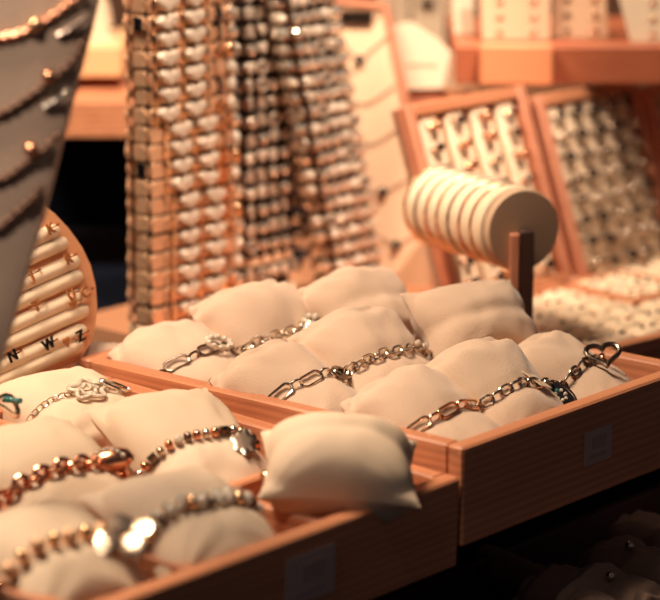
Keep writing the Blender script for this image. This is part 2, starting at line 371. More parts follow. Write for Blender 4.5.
# ---- divided tray
cA1, dA1 = cushion('empty pale cushion propped up in the right corner compartment of the divided tray', 343, 427, .324, .084, .060, .058, (18, 4, -48), 3, SUEDE2, GA, .3)
cA2, dA2 = cushion('cream cushion in the middle front compartment wearing a clear stone bracelet', 207, 505, .300, .078, .090, .048, (20, 0, -11), 4, SUEDE2, GA, .7, .008)
cA3, dA3 = cushion('cream cushion lowest at the left edge wearing a big gold bead bracelet', 70, 545, .300, .080, .094, .050, (20, 0, -12), 5, SUEDE2, GA, .7, .009)
cA4, dA4 = cushion('cream cushion with pointed corner wearing the rose and silver bead bracelet', 207, 438, .300, .080, .104, .050, (26, 0, -16), 6, SUEDE2, GA, .7, .011)
cA5, dA5 = cushion('cream cushion at the left edge wearing the rose gold curb chain', 68, 468, .299, .086, .104, .052, (24, 0, -12), 7, SUEDE2, GA, .7, .011)
cA6, dA6 = cushion('cream cushion in the rear of the divided tray wearing the flower bracelet', 82, 394, .302, .082, .090, .044, (16, 0, -12), 8, SUEDE2, GA, .7, .006)
# ---- deep tray
cB1, dB1 = cushion('beige cushion at the near corner of the deep tray under a gold link bracelet', 454, 410, .305, .080, .088, .054, (29, 0, -2), 11, SUEDE, 'cushions in the deep tray', 1, .005)
cB2, dB2 = cushion('grey-beige cushion in the deep tray wearing the dark charm bracelet and a tag', 522, 388, .309, .076, .086, .064, (38, 0, -6), 12, SUEDE, 'cushions in the deep tray', 1, .005)
cB3, dB3 = cushion('beige cushion at the right end of the deep tray under the heart bracelet', 590, 364, .305, .072, .082, .050, (27, 2, 10), 13, SUEDE, 'cushions in the deep tray', 1, .002)
cB4, dB4 = cushion('low beige cushion with pinched end behind the divided tray, long silver links', 314, 381, .304, .080, .086, .052, (27, 0, -2), 14, SUEDE, 'cushions in the deep tray', 1, .003)
cB5, dB5 = cushion('plump beige cushion in the middle of the deep tray, second row', 392, 353, .311, .080, .082, .060, (38, 0, -8), 25, SUEDE, 'cushions in the deep tray', 1, .004)
cB6, dB6 = cushion('upright bare beige cushion under the bangle roll', 490, 309, .328, .080, .064, .050, (44, 0, -20), 27, SUEDE, 'cushions in the deep tray', .8)
cB7, dB7 = cushion('beige cushion at the back left of the deep tray with dark chain', 205, 353, .303, .078, .086, .048, (24, 0, -4), 17, SUEDE, 'cushions in the deep tray', 1, .002)
cB8, dB8 = cushion('beige cushion against the silver charm tower wearing the sparkling charm', 290, 331, .307, .082, .080, .054, (42, 0, -6), 18, SUEDE, 'cushions in the deep tray', 1, .008)
cB9, dB9 = cushion('beige cushion in the far row below the leaning bracelet stack', 378, 296, .322, .080, .066, .046, (36, 0, -12), 19)
cB10, dB10 = cushion('small beige cushion sliver beside the letter ring board', 118, 349, .299, .05, .05, .038, (6, 0, 0), 20)
# ---- bracelets in the divided tray
e, P = bracelet('bead_bracelet', 'blurred bracelet of large gold beads with a glittering disc cluster', cA3, dA3, .0, .0042)
lay_links(e, P, [BEADS['biggold'], BEADS['gold']], .0088, ('bead',), (0,))
for dx, dy, r in ((0, 0, .0075), (.010, -.004, .0075), (.004, .009, .0065), (-.006, -.006, .006), (.014, .005, .006)):
    MB().lathe([(r, -.0006), (r*1.04, 0), (r*.9, .0009), (r*.4, .0013), (1e-6, .0014)], 20).build('disc_charm', mat('polished_disc', srgb(250, 220, 190), .3, 1), e).matrix_local = hang(e, P, .022, .005, 0, dx, dy-.008) @ Euler((math.sin(dx*900)*.25, math.cos(dy*700)*.25, 0)).to_matrix().to_4x4()
e, P = bracelet('curb_bracelet', 'rose gold curb chain bracelet with a domed oval charm of stones', cA5, dA5, -.05, .0026)
lay_links(e, P, CHAIN['curb_rose'], .0062, ('link',), (.65, -.65))
M_ = hang(e, P, .026, .003, .15, 0, -.001)
MB().ball((0, 0, 0), 1, n=20, sc=(.012, .0075, .005)).build('oval_charm', ROSE, e).matrix_local = M_
for k in range(6):
    MB().ball((-.007+k*.0026, .0035-.0006*(k-2)**2, .0042), .0014).build('stone', GEM, e).matrix_local = M_
e, P = bracelet('stone_bracelet', 'bracelet of clear tumbled stones and gold beads on the middle front cushion', cA2, dA2, .0, .0034)
lay_links(e, P, [BEADS['clear'], BEADS['pave'], BEADS['gold'], BEADS['clear'], BEADS['dark']], .0060, ('bead',), (0,))
lay_links(e, [p+Vector((0, .0045, -.0003)) for p in P], [BEADS['clear'], BEADS['pave'], BEADS['clear']], .0075, ('stone_chip',), (0,), skip=lambda p: p.z < 0)
e, P = bracelet('bead_bracelet', 'bead bracelet mixing rose gold and silver with a scalloped silver charm', cA4, dA4, -.08, .0028)
lay_links(e, P, [BEADS[k] for k in ('rose', 'silver', 'rose', 'tube', 'silver', 'rose', 'pave', 'dark')], .0056, ('bead',), (0,))
M_ = hang(e, P, .020, .002, .3, 0, -.002)
ol = [(.0062*(1+.13*math.cos(7*2*PI*k/56))*math.cos(2*PI*k/56), .0095*(1+.13*math.cos(7*2*PI*k/56))*math.sin(2*PI*k/56)-.008) for k in range(56)]
MB().prism(ol, -.0005, .0008, .0003).build('scalloped_charm', DSILV, e).matrix_local = M_
e, P = bracelet('flower_bracelet', 'fine silver chain bracelet with a pave flower outline', cA6, dA6, .1, .0012)
lay_links(e, P, CHAIN['fine'], .0038, ('link',), (.3, 1.3))
b = MB(); pts = []
for k in range(72): a = 2*PI*k/72; r = .0085*(1+.22*math.cos(5*a)); pts.append((r*math.cos(a)*1.15, r*math.sin(a), 0))
b.tube(pts, .0014, 8, True); b.tube([(p[0]*.5, p[1]*.5, 0) for p in pts], .0010, 6, True)
b.build('flower_charm', PAVE, e).matrix_local = fr(P, .004, .0024, .0)
MB().tube([(math.cos(a)*.0115, math.sin(a)*.0045, 0) for a in [2*PI*k/24 for k in range(24)]], .0011, 6, True).build('side_link', SILVER, e).matrix_local = fr(P, .022, .002, .0)
e, P = bracelet('bead_bracelet', 'row of tiny gold beads round the propped empty cushion', cA1, dA1, .1, .0022)
lay_links(e, P, [BEADS['rose'], BEADS['gold']], .0072, ('bead',), (0,), skip=lambda p: p.z > -.002)
# ---- bracelets in the deep tray
e, P = bracelet('link_bracelet', 'polished gold bracelet of long links and a square toggle', cB1, dB1, -.25, .0016)
lay_links(e, P, CHAIN['paper_gold'], .0112, ('link',), (.2, 1.2))
sq = [(-.008, -.005, 0), (.0085, -.005, 0), (.0085, .005, 0), (-.008, .005, 0)]
MB().tube([(-.0085, .001, 0), (0, .0075, 0), (.009, .001, 0), (.003, -.0065, 0)], .0013, 8, True).build('toggle', ROSE, e).matrix_local = fr(P, .030, .0025, -.3, -.002)
e, P = bracelet('charm_bracelet', 'steel oval link bracelet with a black and clear teardrop charm', cB2, dB2, -.30, .0014)
lay_links(e, P, CHAIN['oval_dark'], .0066, ('link',), (.25, 1.3))
M_ = hang(e, P, .030, .005, .35, .002, -.009)
td = [((.0068*math.sin(a)*(1-.35*math.cos(a))), -.0115*math.cos(a)) for a in [2*PI*k/28 for k in range(28)]]
MB().prism([(x, -y) for x, y in td], -.001, .0022, .001).build('teardrop_charm', BLACKST, e).matrix_local = M_
MB().tube([(x*1.05, -y*1.05, .0008) for x, y in td], .0010, 6, True).build('charm_rim', DSILV, e).matrix_local = M_
for k in range(7):
    a = 2*PI*k/7; MB().ball((.0028*math.cos(a), .0042*math.sin(a)-.001, .0026), .0012).build('stone', TEAL if k in (2,) else GEM, e).matrix_local = M_
MB().box((0, 0, 0), (.0130, .032, .0005), bev=.0001).build('plastic_tag', mat('tag_film', srgb(226, 196, 168), .3, spec=.6), e).matrix_local = fr(P, .0120, -.0008, -.05, .009) @ Matrix.Rotation(math.radians(-16), 4, 'X')
e, P = bracelet('heart_bracelet', 'steel link bracelet with an open heart charm at the tray end', cB3, dB3, -.12, .0014)
lay_links(e, P, [CHAIN['paper_dark'][1], CHAIN['oval_dark'][0]], .0070, ('link',), (.25, 1.3))
hp = heart(.020, .0175)
MB().tube([(x, y, 0) for x, y in hp], .0016, 8, True).build('heart_charm', DSILV, e).matrix_local = hang(e, P, .006, .009, .15, .0, -.007)
e, P = bracelet('link_bracelet', 'silver paperclip chain bracelet just behind the wooden rim', cB4, dB4, -.22, .0016)
lay_links(e, P, CHAIN['paper_silver'], .0118, ('link',), (.2, 1.2))
MB().tube([(math.cos(a)*.0075, math.sin(a)*.0045, 0) for a in [2*PI*k/24 for k in range(24)]], .0016, 8, True).build('clasp', DSILV, e).matrix_local = fr(P, .022, .003, .2)
e, P = bracelet('link_bracelet', 'twisted silver chain bracelet round the plump middle cushion', cB5, dB5, -.3, .0016)
lay_links(e, P, CHAIN['oval_dark'], .0058, ('link',), (.6, -.6))
M_ = fr(P, .026, .002)
b = MB()
for k in range(7): b.ball((-.009+k*.003, .0015*math.sin(k*2), 0), .0019)
b.build('pave_bar', PAVE, e).matrix_local = M_
e, P = bracelet('link_bracelet', 'dark steel paperclip chain bracelet on the back left cushion', cB7, dB7, -.05, .0016)
lay_links(e, P, CHAIN['paper_dark'], .0125, ('link',), (.2, 1.2))
b = MB(); b.tube([(math.cos(a)*.009, math.sin(a)*.0055, 0) for a in [2*PI*k/24 for k in range(24)]], .0014, 8, True)
for k in range(10): a = 2*PI*k/10; b.ball((math.cos(a)*.009, math.sin(a)*.0055, .001), .0016)
b.build('stone_clasp', PAVE, e).matrix_local = fr(P, .010, .003)
e, P = bracelet('charm_bracelet', 'rose chain bracelet with a sparkling crystal charm in the third row', cB8, dB8, -.25, .0016)
lay_links(e, P, CHAIN['oval_dark'], .0062, ('link',), (.6, -.6))
M_ = hang(e, P, .016, .004, .1, 0, 0)
MB().ball((0, 0, -.001), 1, n=16, sc=(.010, .007, .004)).build('crystal_setting', SILVER, e).matrix_local = M_
for x, y in ((-.005, 0), (0, -.003), (.002, .003), (.0055, -.002), (-.002, .0035)): MB().ball((x, y, .0026), .0021).build('crystal', GEM, e).matrix_local = M_
# partly seen teal bracelet at the left frame edge
e = thing('stone_bracelet', 'teal and silver bracelet cut by the left frame edge beside the letter board', 'bracelet', atz(0, 409, .315), (0, 0, 0))
b = MB()
MB().tube([(math.cos(a)*.012, math.sin(a)*.006, .005*math.sin(a*2)) for a in [2*PI*k/24 for k in range(24)]], .0016, 8, True).build('band', SILVER, e)
for k in range(5): MB().ball((.011-.001*k, -.004+.002*k, .003), .0017).build('stone', TEAL, e)
# ------------------------------------------------------------ lower tray, its shade put into darker wood and cushion colours
lz = LZ
lt = thing('shaded_tray', 'shadowed lower tray of cushions below the deep tray', 'tray', (.245, .0, lz+.0005))
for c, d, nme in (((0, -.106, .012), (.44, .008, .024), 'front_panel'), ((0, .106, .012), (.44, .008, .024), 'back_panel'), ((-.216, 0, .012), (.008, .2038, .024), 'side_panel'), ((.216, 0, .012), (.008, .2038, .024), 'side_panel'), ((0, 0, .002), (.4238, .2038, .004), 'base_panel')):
    MB().box(c, d, bev=.001).build(nme, STAND, lt)  # dark wood carries the shade under the deep tray
GL = 'cushions in the shadowed lower tray'
lows = [(577, 578), (615, 578), (635, 549), (658, 524), (604, 604), (672, 560)]
lp = ['leftmost shadowed cushion of the lower tray', 'shadowed cushion with a tiny glint, bottom right', 'shadowed cushion topped by a bright dot below the sticker', 'shadowed cushion at the right edge, highest of its tray', 'shadowed cushion touching the bottom edge of the picture', 'shadowed cushion cut by the right edge']
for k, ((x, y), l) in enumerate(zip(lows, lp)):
    o, d_ = cushion(l, x, y, lz+.045, .054, .056, .038, (6, 0, 5*k % 9), 30+k, SUEDE_SHADE, GL)
    if k in (1, 2):
        e = thing('bead_bracelet', 'tiny silver bead catching light, %s' % ('lower right corner' if k == 1 else 'below the right tray sticker'), 'bracelet', o.location, o.rotation_euler)
        P = loop_path(d_, .003); put('bead', BEADS['silver'], e, fr(P, -.006))
tr = thing('ring_roll', 'shadowed string of padded ring rolls under the deep tray', 'ring roll', atz(490, 562, lz+.017))
dv = (atz(610, 612, lz+.017)-atz(490, 562, lz+.017))
for k in range(9):
    c = dv*(k/8); X = dv.normalized()
    MB().lathe([(.003, -.008), (.0095, -.007), (.0105, 0), (.0095, .007), (.003, .008)], 14, Matrix.Translation(c) @ X.to_track_quat('Z', 'Y').to_matrix().to_4x4()).build('padded_roll', SUEDE_SHADE, tr)
# ------------------------------------------------------------ fan shaped letter ring board
def face_basis(foot, ang, lean):
    X = Vector((math.cos(ang), math.sin(ang), 0)); n = Vector((X.y, -X.x, 0)); Y = (Vector((0, 0, 1))*math.cos(lean)-n*math.sin(lean)).normalized()
    return basis(X, Y, X.cross(Y), foot)
LBM = face_basis(Vector((-.012, .292, .300)), 0, math.radians(18))
def onboard(x, y, M=LBM):                    # where a sight line meets the board's own face, in board coordinates
    n = M.to_3x3().col[2]; o = M.translation; r = ray(x, y); t = (o-CAM).dot(n)/r.dot(n); return M.inverted() @ (CAM+r*t)
lb = thing('letter_ring_board', 'fan-shaped light wood board of padded rolls holding letter rings', 'ring display'); lb.matrix_world = LBM
edge = [onboard(*p) for p in [(30, 388), (62, 377), (80, 362), (91, 344), (97, 325), (98.5, 305), (97, 285), (92, 265), (83, 246), (70, 228), (56, 213), (44, 204)]]
print('board edge', [tuple(round(c, 4) for c in p) for p in edge])
rt = [(p.x, p.y) for p in edge]; top = rt[-1]; bot = rt[0]
ctr = top[0]-.075
left = [(2*ctr-x, y) for x, y in reversed(rt)]
arc = [(ctr+(top[0]-ctr)*math.cos(PI*k/10), top[1]+.02*math.sin(PI*k/10)) for k in range(1, 10)]
MB().prism(rt+arc+left, -.010, 0, .0012).build('board', WLET, lb)
MB().box((ctr, bot[1]-.02, -.004), (.09, .05, .006)).build('back_foot', WLET, lb)
rows = [((2, 305-6), (58, 229.5), 0), ]
def roll_between(a, b, r, name='padded_roll'):
    A_ = onboard(*a); B_ = onboard(*b); d = (B_-A_); L_ = d.length; X = d.normalized()
    Mx = Matrix.Translation((A_+B_)/2+Vector((0, 0, .0))) @ X.to_track_quat('Z', 'Y').to_matrix().to_4x4()
    MB().lathe([(.0006, -L_/2), (r*.8, -L_/2+.001), (r, -L_/2+.004), (r, L_/2-.004), (r*.8, L_/2-.001), (.0006, L_/2)], 18, Mx).build(name, CREAM, lb)
for a, b in [((-30, 262), (60, 228)), ((-30, 281), (68, 240)), ((-30, 305), (80, 258)), ((-30, 322), (83, 273)), ((-30, 342), (87, 292)), ((-30, 358), (89, 307)), ((-30, 378), (87, 327)), ((-30, 393), (84, 342))]:
    roll_between((a[0], a[1]+2), (b[0]-3, b[1]+2), .0046)
LETG = mat('polished_gold_letter', srgb(186, 118, 70), .3, .4)
def letter_ring(label, ch, x, y, m, sz=.0092, rot=.2):
    q = onboard(x, y); e = thing('letter_ring', label, 'ring', (0, 0, 0), (0, 0, 0), 'letter rings on the fan-shaped board')
    e.matrix_world = LBM @ Matrix.Translation((q.x, q.y, .0070)) @ Matrix.Rotation(rot, 4, 'Z')
    if ch: put('letter', text_mesh('letter', ch, sz, m, .0006, .0002), e)
    else: MB().prism(heart(.006, .006), -.0004, .0008, .0004).build('heart_motif', m, e)
    pts = [(.0066*math.cos(a)+.006, .0, .0072*math.sin(a)-.008) for a in [2*PI*k/24 for k in range(24)]]
    MB().tube(pts, .0005, 6, True).build('band', GOLD if m is not BLACK else ROSE, e)
for args in [('black letter Z ring on the lowest pad row', 'Z', 73, 338, BLACK), ('black letter W ring on the lowest pad row', 'W', 41, 346, BLACK), ('black letter N ring cut by the grey board edge', 'N', 5, 358, BLACK),
             ('gold letter U ring, third pad row', 'U', 64, 297, LETG), ('gold letter T ring, third pad row near the grey board', 'T', 29, 308, LETG), ('gold letter C ring at the end of the third pad row', 'C', 78, 295, LETG),
             ('gold letter R ring on the second pad row', 'R', 61, 261, LETG), ('bright gold letter J ring beside the grey board', 'J', 24, 277, LETG), ('gold letter K ring on the top pad row', 'K', 43, 231, LETG),
             ('small gold heart ring between W and Z', '', 59, 344, LETG), ('small gold heart ring under the U ring', '', 66, 306, LETG)]:
    letter_ring(*args)
# ------------------------------------------------------------ grey necklace bust, left foreground
GD = 1.36
gc = atd(-45, 250, GD); gx = Rt; 
nfw = (-HOR*.97+Vector((0, 0, .24))).normalized(); gy = nfw.cross(gx).normalized()
if gy.z < 0: gy = -gy
GM = basis(gx, gy, gx.cross(gy), gc)
print('BUST', gc)
nb = thing('necklace_bust', 'blurred grey velvet necklace stand filling the upper left corner', 'necklace stand'); nb.matrix_world = GM
ed = [onboard(*p, GM) for p in [(-30, 520), (-14, 400), (6, 335), (22, 280), (42, 210), (62, 130), (80, 60), (96, -5), (106, -60), (96, -100)]]
rt = [(p.x, p.y) for p in ed]; lf = [(-x-.004, y) for x, y in reversed(rt)]
MB().prism(rt+lf, -.022, 0, .004).build('bust_panel', GREYV, nb, ang=50)
Gi = GM.inverted(); F0 = Vector((-.335, .16, .2392))
MB().lathe([(.036, 0), (.036, .004), (.010, .008), (.008, .012)], 24, Gi @ Matrix.Translation(F0)).build('stand_foot', GREYV, nb)
MB().tube([F0+Vector((0, 0, .006)), F0+Vector((0, 0, .15)), F0+Vector((.004, .0, .19)), gc+HOR*.024+Vector((0, 0, .0))], .006, 12, False, Gi).build('stand_arm', GREYV, nb)
def swag(name, label, pts, r, m, M, z=.002, beads=None, par=None, grp=None):
    e = thing(name, label, 'necklace', (0, 0, 0), (0, 0, 0), grp); e.matrix_world = M
    q = [onboard(*p, M) for p in pts]; q = [Vector((p.x, p.y, z)) for p in q]
    # smooth
    out = []
    for i in range(len(q)-1):
        p0_, p1_, p2_, p3_ = q[max(0, i-1)], q[i], q[i+1], q[min(len(q)-1, i+2)]
        for k in range(8):
            t = k/8; out.append(.5*((2*p1_)+(-p0_+p2_)*t+(2*p0_-5*p1_+4*p2_-p3_)*t*t+(-p0_+3*p1_-3*p2_+p3_)*t**3))
    out.append(q[-1])
    b = MB(); L_ = 0; ph = 0
    tw = []
    for i, p in enumerate(out):
        tw.append(p)
    b.tube(out, r*.75, 6)
    d = 0
    for i in range(1, len(out)):
        d += (out[i]-out[i-1]).length
        if d > r*1.7: d = 0; b.ball(out[i], r, n=6)
    b.build('chain', m, e)
    return e, out
for k, (pts, r, m, l) in enumerate([
    ([(-60, 42), (0, 38), (30, 30), (60, 12), (86, -8)], .0026, ROSE, 'gold rope chain, topmost on the grey velvet stand'),
    ([(-60, 132), (0, 114), (25, 100), (50, 82), (74, 60), (84, 40)], .0026, BRONZE, 'dark rope chain, second from top on the grey stand'),
    ([(-50, 186), (0, 180), (25, 165), (45, 150), (62, 132)], .0026, BRONZE, 'dark rope chain, third from top on the grey stand'),
    ([(-50, 236), (-5, 230), (15, 215), (32, 200), (44, 186)], .0026, BRONZE, 'dark rope chain, lowest visible on the grey stand'),
    ([(58, 36), (70, 30), (86, 18)], .0020, DSILV, 'short dark chain end near the stand edge, top'),
    ([(44, 108), (58, 100), (70, 90)], .0020, SILVER, 'short silver chain end near the stand edge, middle')]):
    e, o_ = swag('rope_necklace', l, pts, r, m, GM)
    for bb in ((36, 26), (50, 78), (32, 150))[k:k+1] if k < 3 else ():
        pp = onboard(*bb, GM); MB().ball((pp.x, pp.y, .004), .0036).build('clasp_bead', GOLD if k == 0 else ROSE, e)
# ------------------------------------------------------------ Italian charm towers
def ring_path(w, d, r, n=6): return rrect(w, d, r, n)
def link_band(w, d, h, frame_m, lw=.0125):
    b = MB(); out = rrect(w, d, min(w, d)*.16, 3); path = [Vector((x, y, 0)) for x, y in out]; N = len(path)
    tot = sum((path[(i+1) % N]-path[i]).length for i in range(N)); n = round(tot/lw); acc = 0; j = 0; d0 = 0
    for k in range(n):
        s = tot*(k+.5)/n
        while d0+(path[(j+1) % N]-path[j]).length < s: d0 += (path[(j+1) % N]-path[j]).length; j += 1
        a, c = path[j], path[(j+1) % N]; t = (c-a).normalized(); p = a+t*(s-d0); nr = Vector((t.y, -t.x, 0))
        M = basis(t, Vector((0, 0, 1)), nr, p)
        b.box((0, 0, 0), (tot/n*.92, h, .0020), M, .0004)
        b.box((tot/n*.5, 0, -.0006), (tot/n*.3, h*.55, .0012), M)
        b.tube([(tot/n*.5+.0012*math.cos(q), .0026*math.sin(q), .0012) for q in [2*PI*i/10 for i in range(10)]], .0006, 5, True, M)
    return b, tot
def tower(name, label, cx_px, cy_px, zb, w, d, pitch, nrows, hrow, mats, lean=(0, 0), z_first=.012, kind='gold', postw=.8, rotz=0, ncham=None, gap=None, grp='', names=None, dcor=0):
    base = atz(cx_px, cy_px, zb)
    ht = z_first+pitch*(nrows+1+(1 if gap else 0))
    post = thing('bracelet_post', label, 'display post', base, (0, 0, rotz))
    b = MB(); out = rrect(w*postw, d*postw, min(w, d)*postw*.4, 5)
    lo = [(x*1.12, y*1.12, 0) for x, y in out]; n = len(out)
    vs = [(x*1.2, y*1.2, 0) for x, y in out]+[(x*1.2, y*1.2, .006) for x, y in out]+[(x, y, .007) for x, y in out]+[(x+lean[0], y+lean[1], ht) for x, y in out]
    fs = [tuple(range(n-1, -1, -1)), tuple(range(3*n, 4*n))]+[(k*n+i, k*n+(i+1) % n, (k+1)*n+(i+1) % n, (k+1)*n+i) for k in range(3) for i in range(n)]
    b.add(vs, fs).build('post', mat('post_gap_shade', srgb(58, 38, 32), .95, var=.1, vscale=40), post)  # beige post coloured dark to paint shade into the gaps between rows
    MB().prism([(x*1.35, y*1.6) for x, y in out], .0002, .0085, .002).build('base', BEIGE, post)
    if gap: MB().prism([(x*1.12, y*1.3) for x, y in out], .0265, .0325, .001).build('collar', BEIGE, post)
    bandm = link_band(w, d, hrow, mats[0])[0].mesh('band', mats[0])
    ydir = -d/2
    cm = []
    if kind == 'gold':
        cm = [('heart_charm', MB().prism(heart(.0165, .0108), 0, .0034, .0016).mesh('heart_charm', PAVE), -.20), ('heart_charm', None, .12), ('letter_charm', None, .335), ('stone_charm', None, .47)]
        framem = MB().box((0, 0, .001), (.0030, hrow*1.1, .0032), None, .0010).mesh('gold_frame', GOLD)
    for r in range(nrows):
        f = (z_first+pitch*(r+(.6 if gap and r >= gap else 0)))/ht; z = ht*f
        jt = random.uniform(-.0015, .0015); jr = random.uniform(-.02, .02)
        side = names[0] if r < nrows/2 else names[1]
        q = thing('charm_bracelet', names[0], 'bracelet', (base.x, base.y, base.z), (0, 0, rotz), grp)
        q.location = base+Matrix.Rotation(rotz, 3, 'Z') @ Vector((lean[0]*f+jt, lean[1]*f+jt*.5, z)); q.rotation_euler = (random.uniform(-.012, .012), random.uniform(-.02, .02), rotz+jr)
        put('band', bandm, q)
        FM = basis(Vector((1, 0, 0)), Vector((0, 0, 1)), Vector((0, -1, 0)), Vector((0, ydir-.001, 0)))
        if kind == 'gold':
            sh = (.10 if r < 7 else .02 if r < 11 else -.13)
            for xx in (-.38, -.04, .25): put('gold_frame', framem, q, FM @ Matrix.Translation(((xx+sh*.8)*w, 0, 0)))
            for nm, me, xx in cm:
                if nm == 'heart_charm': me = HEARTS[random.randrange(3)]
                elif nm == 'letter_charm': me = LETT[random.randrange(len(LETT))]
                else: me = STONES[random.randrange(len(STONES))]
                put(nm, me, q, FM @ Matrix.Translation((w*(xx+(sh if nm == 'heart_charm' else sh*.35)), 0, .001)) @ Matrix.Rotation(random.uniform(-.12, .12), 4, 'Z'))
            if r in (8, 16): put('black_plate', BPL, q, basis(Vector((0, -1, 0)), Vector((0, 0, 1)), Vector((-1, 0, 0)), Vector((-w/2-.0012, -d*.12, 0))))
        else:
            k = ncham
            for i in range(k):
                xx = (-.5+(i+.5)/k)*.98
                me = random.choice(SIL if kind == 'silver' else RND)
                put('charm', me, q, FM @ Matrix.Translation((w*xx, random.uniform(-.0006, .0006), .001)) @ Matrix.Rotation(random.uniform(-.15, .15), 4, 'Z'))
            for i in range(2): put('charm', random.choice(SIL if kind == 'silver' else RND), q, basis(Vector((0, -1, 0)), Vector((0, 0, 1)), Vector((-1, 0, 0)), Vector((-w/2-.001, d*(-.2+.4*i), 0))))
    return post
HEARTS = [MB().prism(heart(.0200, .0112), 0, .0036, .0016).mesh('heart_charm', PAVE), MB().prism(heart(.0190, .0108), 0, .0038, .0018).mesh('heart_charm', PAVE), MB().prism(heart(.0200, .0110), 0, .0034, .0016).mesh('heart_charm', PAVE)]
def plate(w, h, m): return MB().prism(rrect(w, h, min(w, h)*.3), 0, .0020, .0008).mesh('letter_charm', m)
def ringo(w, h, m): return MB().tube([(w/2*math.cos(a), h/2*math.sin(a), .0015) for a in [2*PI*k/16 for k in range(16)]], .0013, 6, True).mesh('letter_charm', m)
def glyph(c, m, s=.0125): return text_mesh('letter_charm', c, s, m, .0011, .0006)
LETT = [ringo(.006, .0085, GOLD), glyph('I', SILVER), glyph('E', GOLD), plate(.0065, .0095, GOLDM), glyph('B', SILVER)]
STONES = [MB().ball((0, 0, .001), 1, n=12, sc=(.0038, .0048, .0026)).mesh('stone_charm', m) for m in (GEM, PAVE, GOLD)]+[MB().ball((0, 0, .001), 1, n=7, sc=(.0040, .0050, .003)).mesh('stone_charm', mat('cut_crystal', srgb(246, 232, 214), .08, .75, spec=1), False)]
BPL = MB().box((0, 0, 0), (.0085, .0095, .0016), None, .0004).mesh('black_plate', BLACK)
def facet(w, h, m, n=7):
    return MB().ball((0, 0, .001), 1, n=n, sc=(w, h, .0036)).mesh('charm', m, False)
CRYST = mat('cut_crystal', srgb(246, 232, 214), .08, .75, spec=1)
SIL = [ringo(.0086, .0080, SATIN), plate(.0094, .0082, SATIN), plate(.0070, .0084, PAVE), glyph('A', SATIN, .012), glyph('I', PAVE, .012), glyph('R', SATIN, .012), plate(.0088, .0080, SATIN),
       facet(.0042, .0044, CRYST), facet(.0040, .0042, CRYST, 6), glyph('O', SATIN, .012), MB().prism(heart(.0100, .0090), 0, .0028, .001).mesh('charm', PAVE)]
RND = [facet(.0056, .0048, CRYST), facet(.0060, .0048, CRYST, 8), facet(.0052, .0046, CRYST, 6), MB().ball((0, 0, .001), 1, n=12, sc=(.0056, .0046, .0036)).mesh('charm', PAVE),
       MB().prism(heart(.011, .0092), 0, .0032, .0014).mesh('charm', PAVE), ringo(.0098, .0082, SATIN)]
Z0 = .2640
tower('gold', 'beige post threaded with gold heart charm bracelets', 183, 326, Z0, .080, .024, .0122, 20, .0104, (GOLDM,), kind='gold', z_first=.016, grp='gold heart charm bracelets stacked on the left post',
      names=('gold link bracelet with glittering hearts in the leftmost charm tower', ''))
tower('silver', 'beige post in the middle threaded with silver letter charm bracelets', 262, 297, Z0, .060, .018, .0126, 19, .0070, (DSILV,), kind='silver', ncham=5, z_first=.021, gap=1, grp='silver letter charm bracelets stacked on the middle post',
      names=('silver charm bracelet with letters in the middle charm tower', ''))
tower('round', 'leaning post threaded with chunky silver stone bracelets', 353, 286, Z0, .054, .014, .0112, 23, .0088, (DSILV,), lean=(-.062, .010), kind='round', ncham=5, z_first=.010, grp='stone charm bracelets on the leaning post',
      names=('chunky silver stone bracelet stacked on the leaning post', ''))
# ------------------------------------------------------------ black panel standing in for a shaded void, left wooden riser
def vpanel(name, x0, x1, y0, y1, d, th, m, parent=None, drop=0):        # upright board facing the viewer
    a = atd(x0, y1, d); c = atd(x1, y1, d); t = atd(x0, y0, d)
    W_ = (c-a).length; top_ = t.z; bot_ = drop if drop else a.z
    X = (c-a); X.z = 0; X.normalize(); Y = Vector((-X.y, X.x, 0))
    M = basis(X, Y, Vector((0, 0, 1)), Vector((a.x, a.y, 0)))
    return MB().box((W_/2, th/2, (top_+bot_)/2), (W_, th, top_-bot_), M, .001).build(name, m, parent)
bd = vpanel('void_shade_panel', 20, 330, 125, 330, 2.24, .01, NAVY, None, ZF+.913); tag(bd, 'black panel standing in for the shaded void behind the charm towers', 'shade panel')
lr = thing('wooden_riser', 'orange wooden shelf step left of the charm towers', 'shelf')
vpanel('shelf_board', 20, 210, 100, 138, 2.10, .14, WX, lr)
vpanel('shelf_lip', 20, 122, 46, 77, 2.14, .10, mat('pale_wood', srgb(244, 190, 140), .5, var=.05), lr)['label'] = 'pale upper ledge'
vpanel('gap_shade_board', 20, 122, 76, 101, 2.16, .08, wood('gap_shade_wood', 'x', srgb(96, 44, 34), srgb(128, 64, 46)), lr)['label'] = 'dark board standing in for the shaded gap'  # dark colour stands in for shade in the gap below the ledge
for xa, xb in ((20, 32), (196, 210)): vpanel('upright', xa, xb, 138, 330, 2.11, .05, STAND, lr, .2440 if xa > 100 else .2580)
rc = atd(98, 22, 2.18); rs = thing('ring_stand', 'cream ring cone on the left wooden ledge', 'ring stand', atd(99, 45, 2.18))
MB().lathe([(.017, .0), (.017, .003), (.0125, .006), (.009, .03), (.004, .042), (.0005, .044)], 24).build('cone', CREAM, rs)
rr = thing('banded_ring', 'silver ring with dark band round the cream cone', 'ring', atd(99, 25, 2.18), (.1, .05, 0))
MB().tube([(.0120*math.cos(a), .0120*math.sin(a), 0) for a in [2*PI*k/32 for k in range(32)]], .0017, 8, True).build('band', SILVER, rr)
MB().lathe([(.0138, -.0010), (.0142, 0), (.0138, .0010)], 32).build('dark_inlay', BLACK, rr)
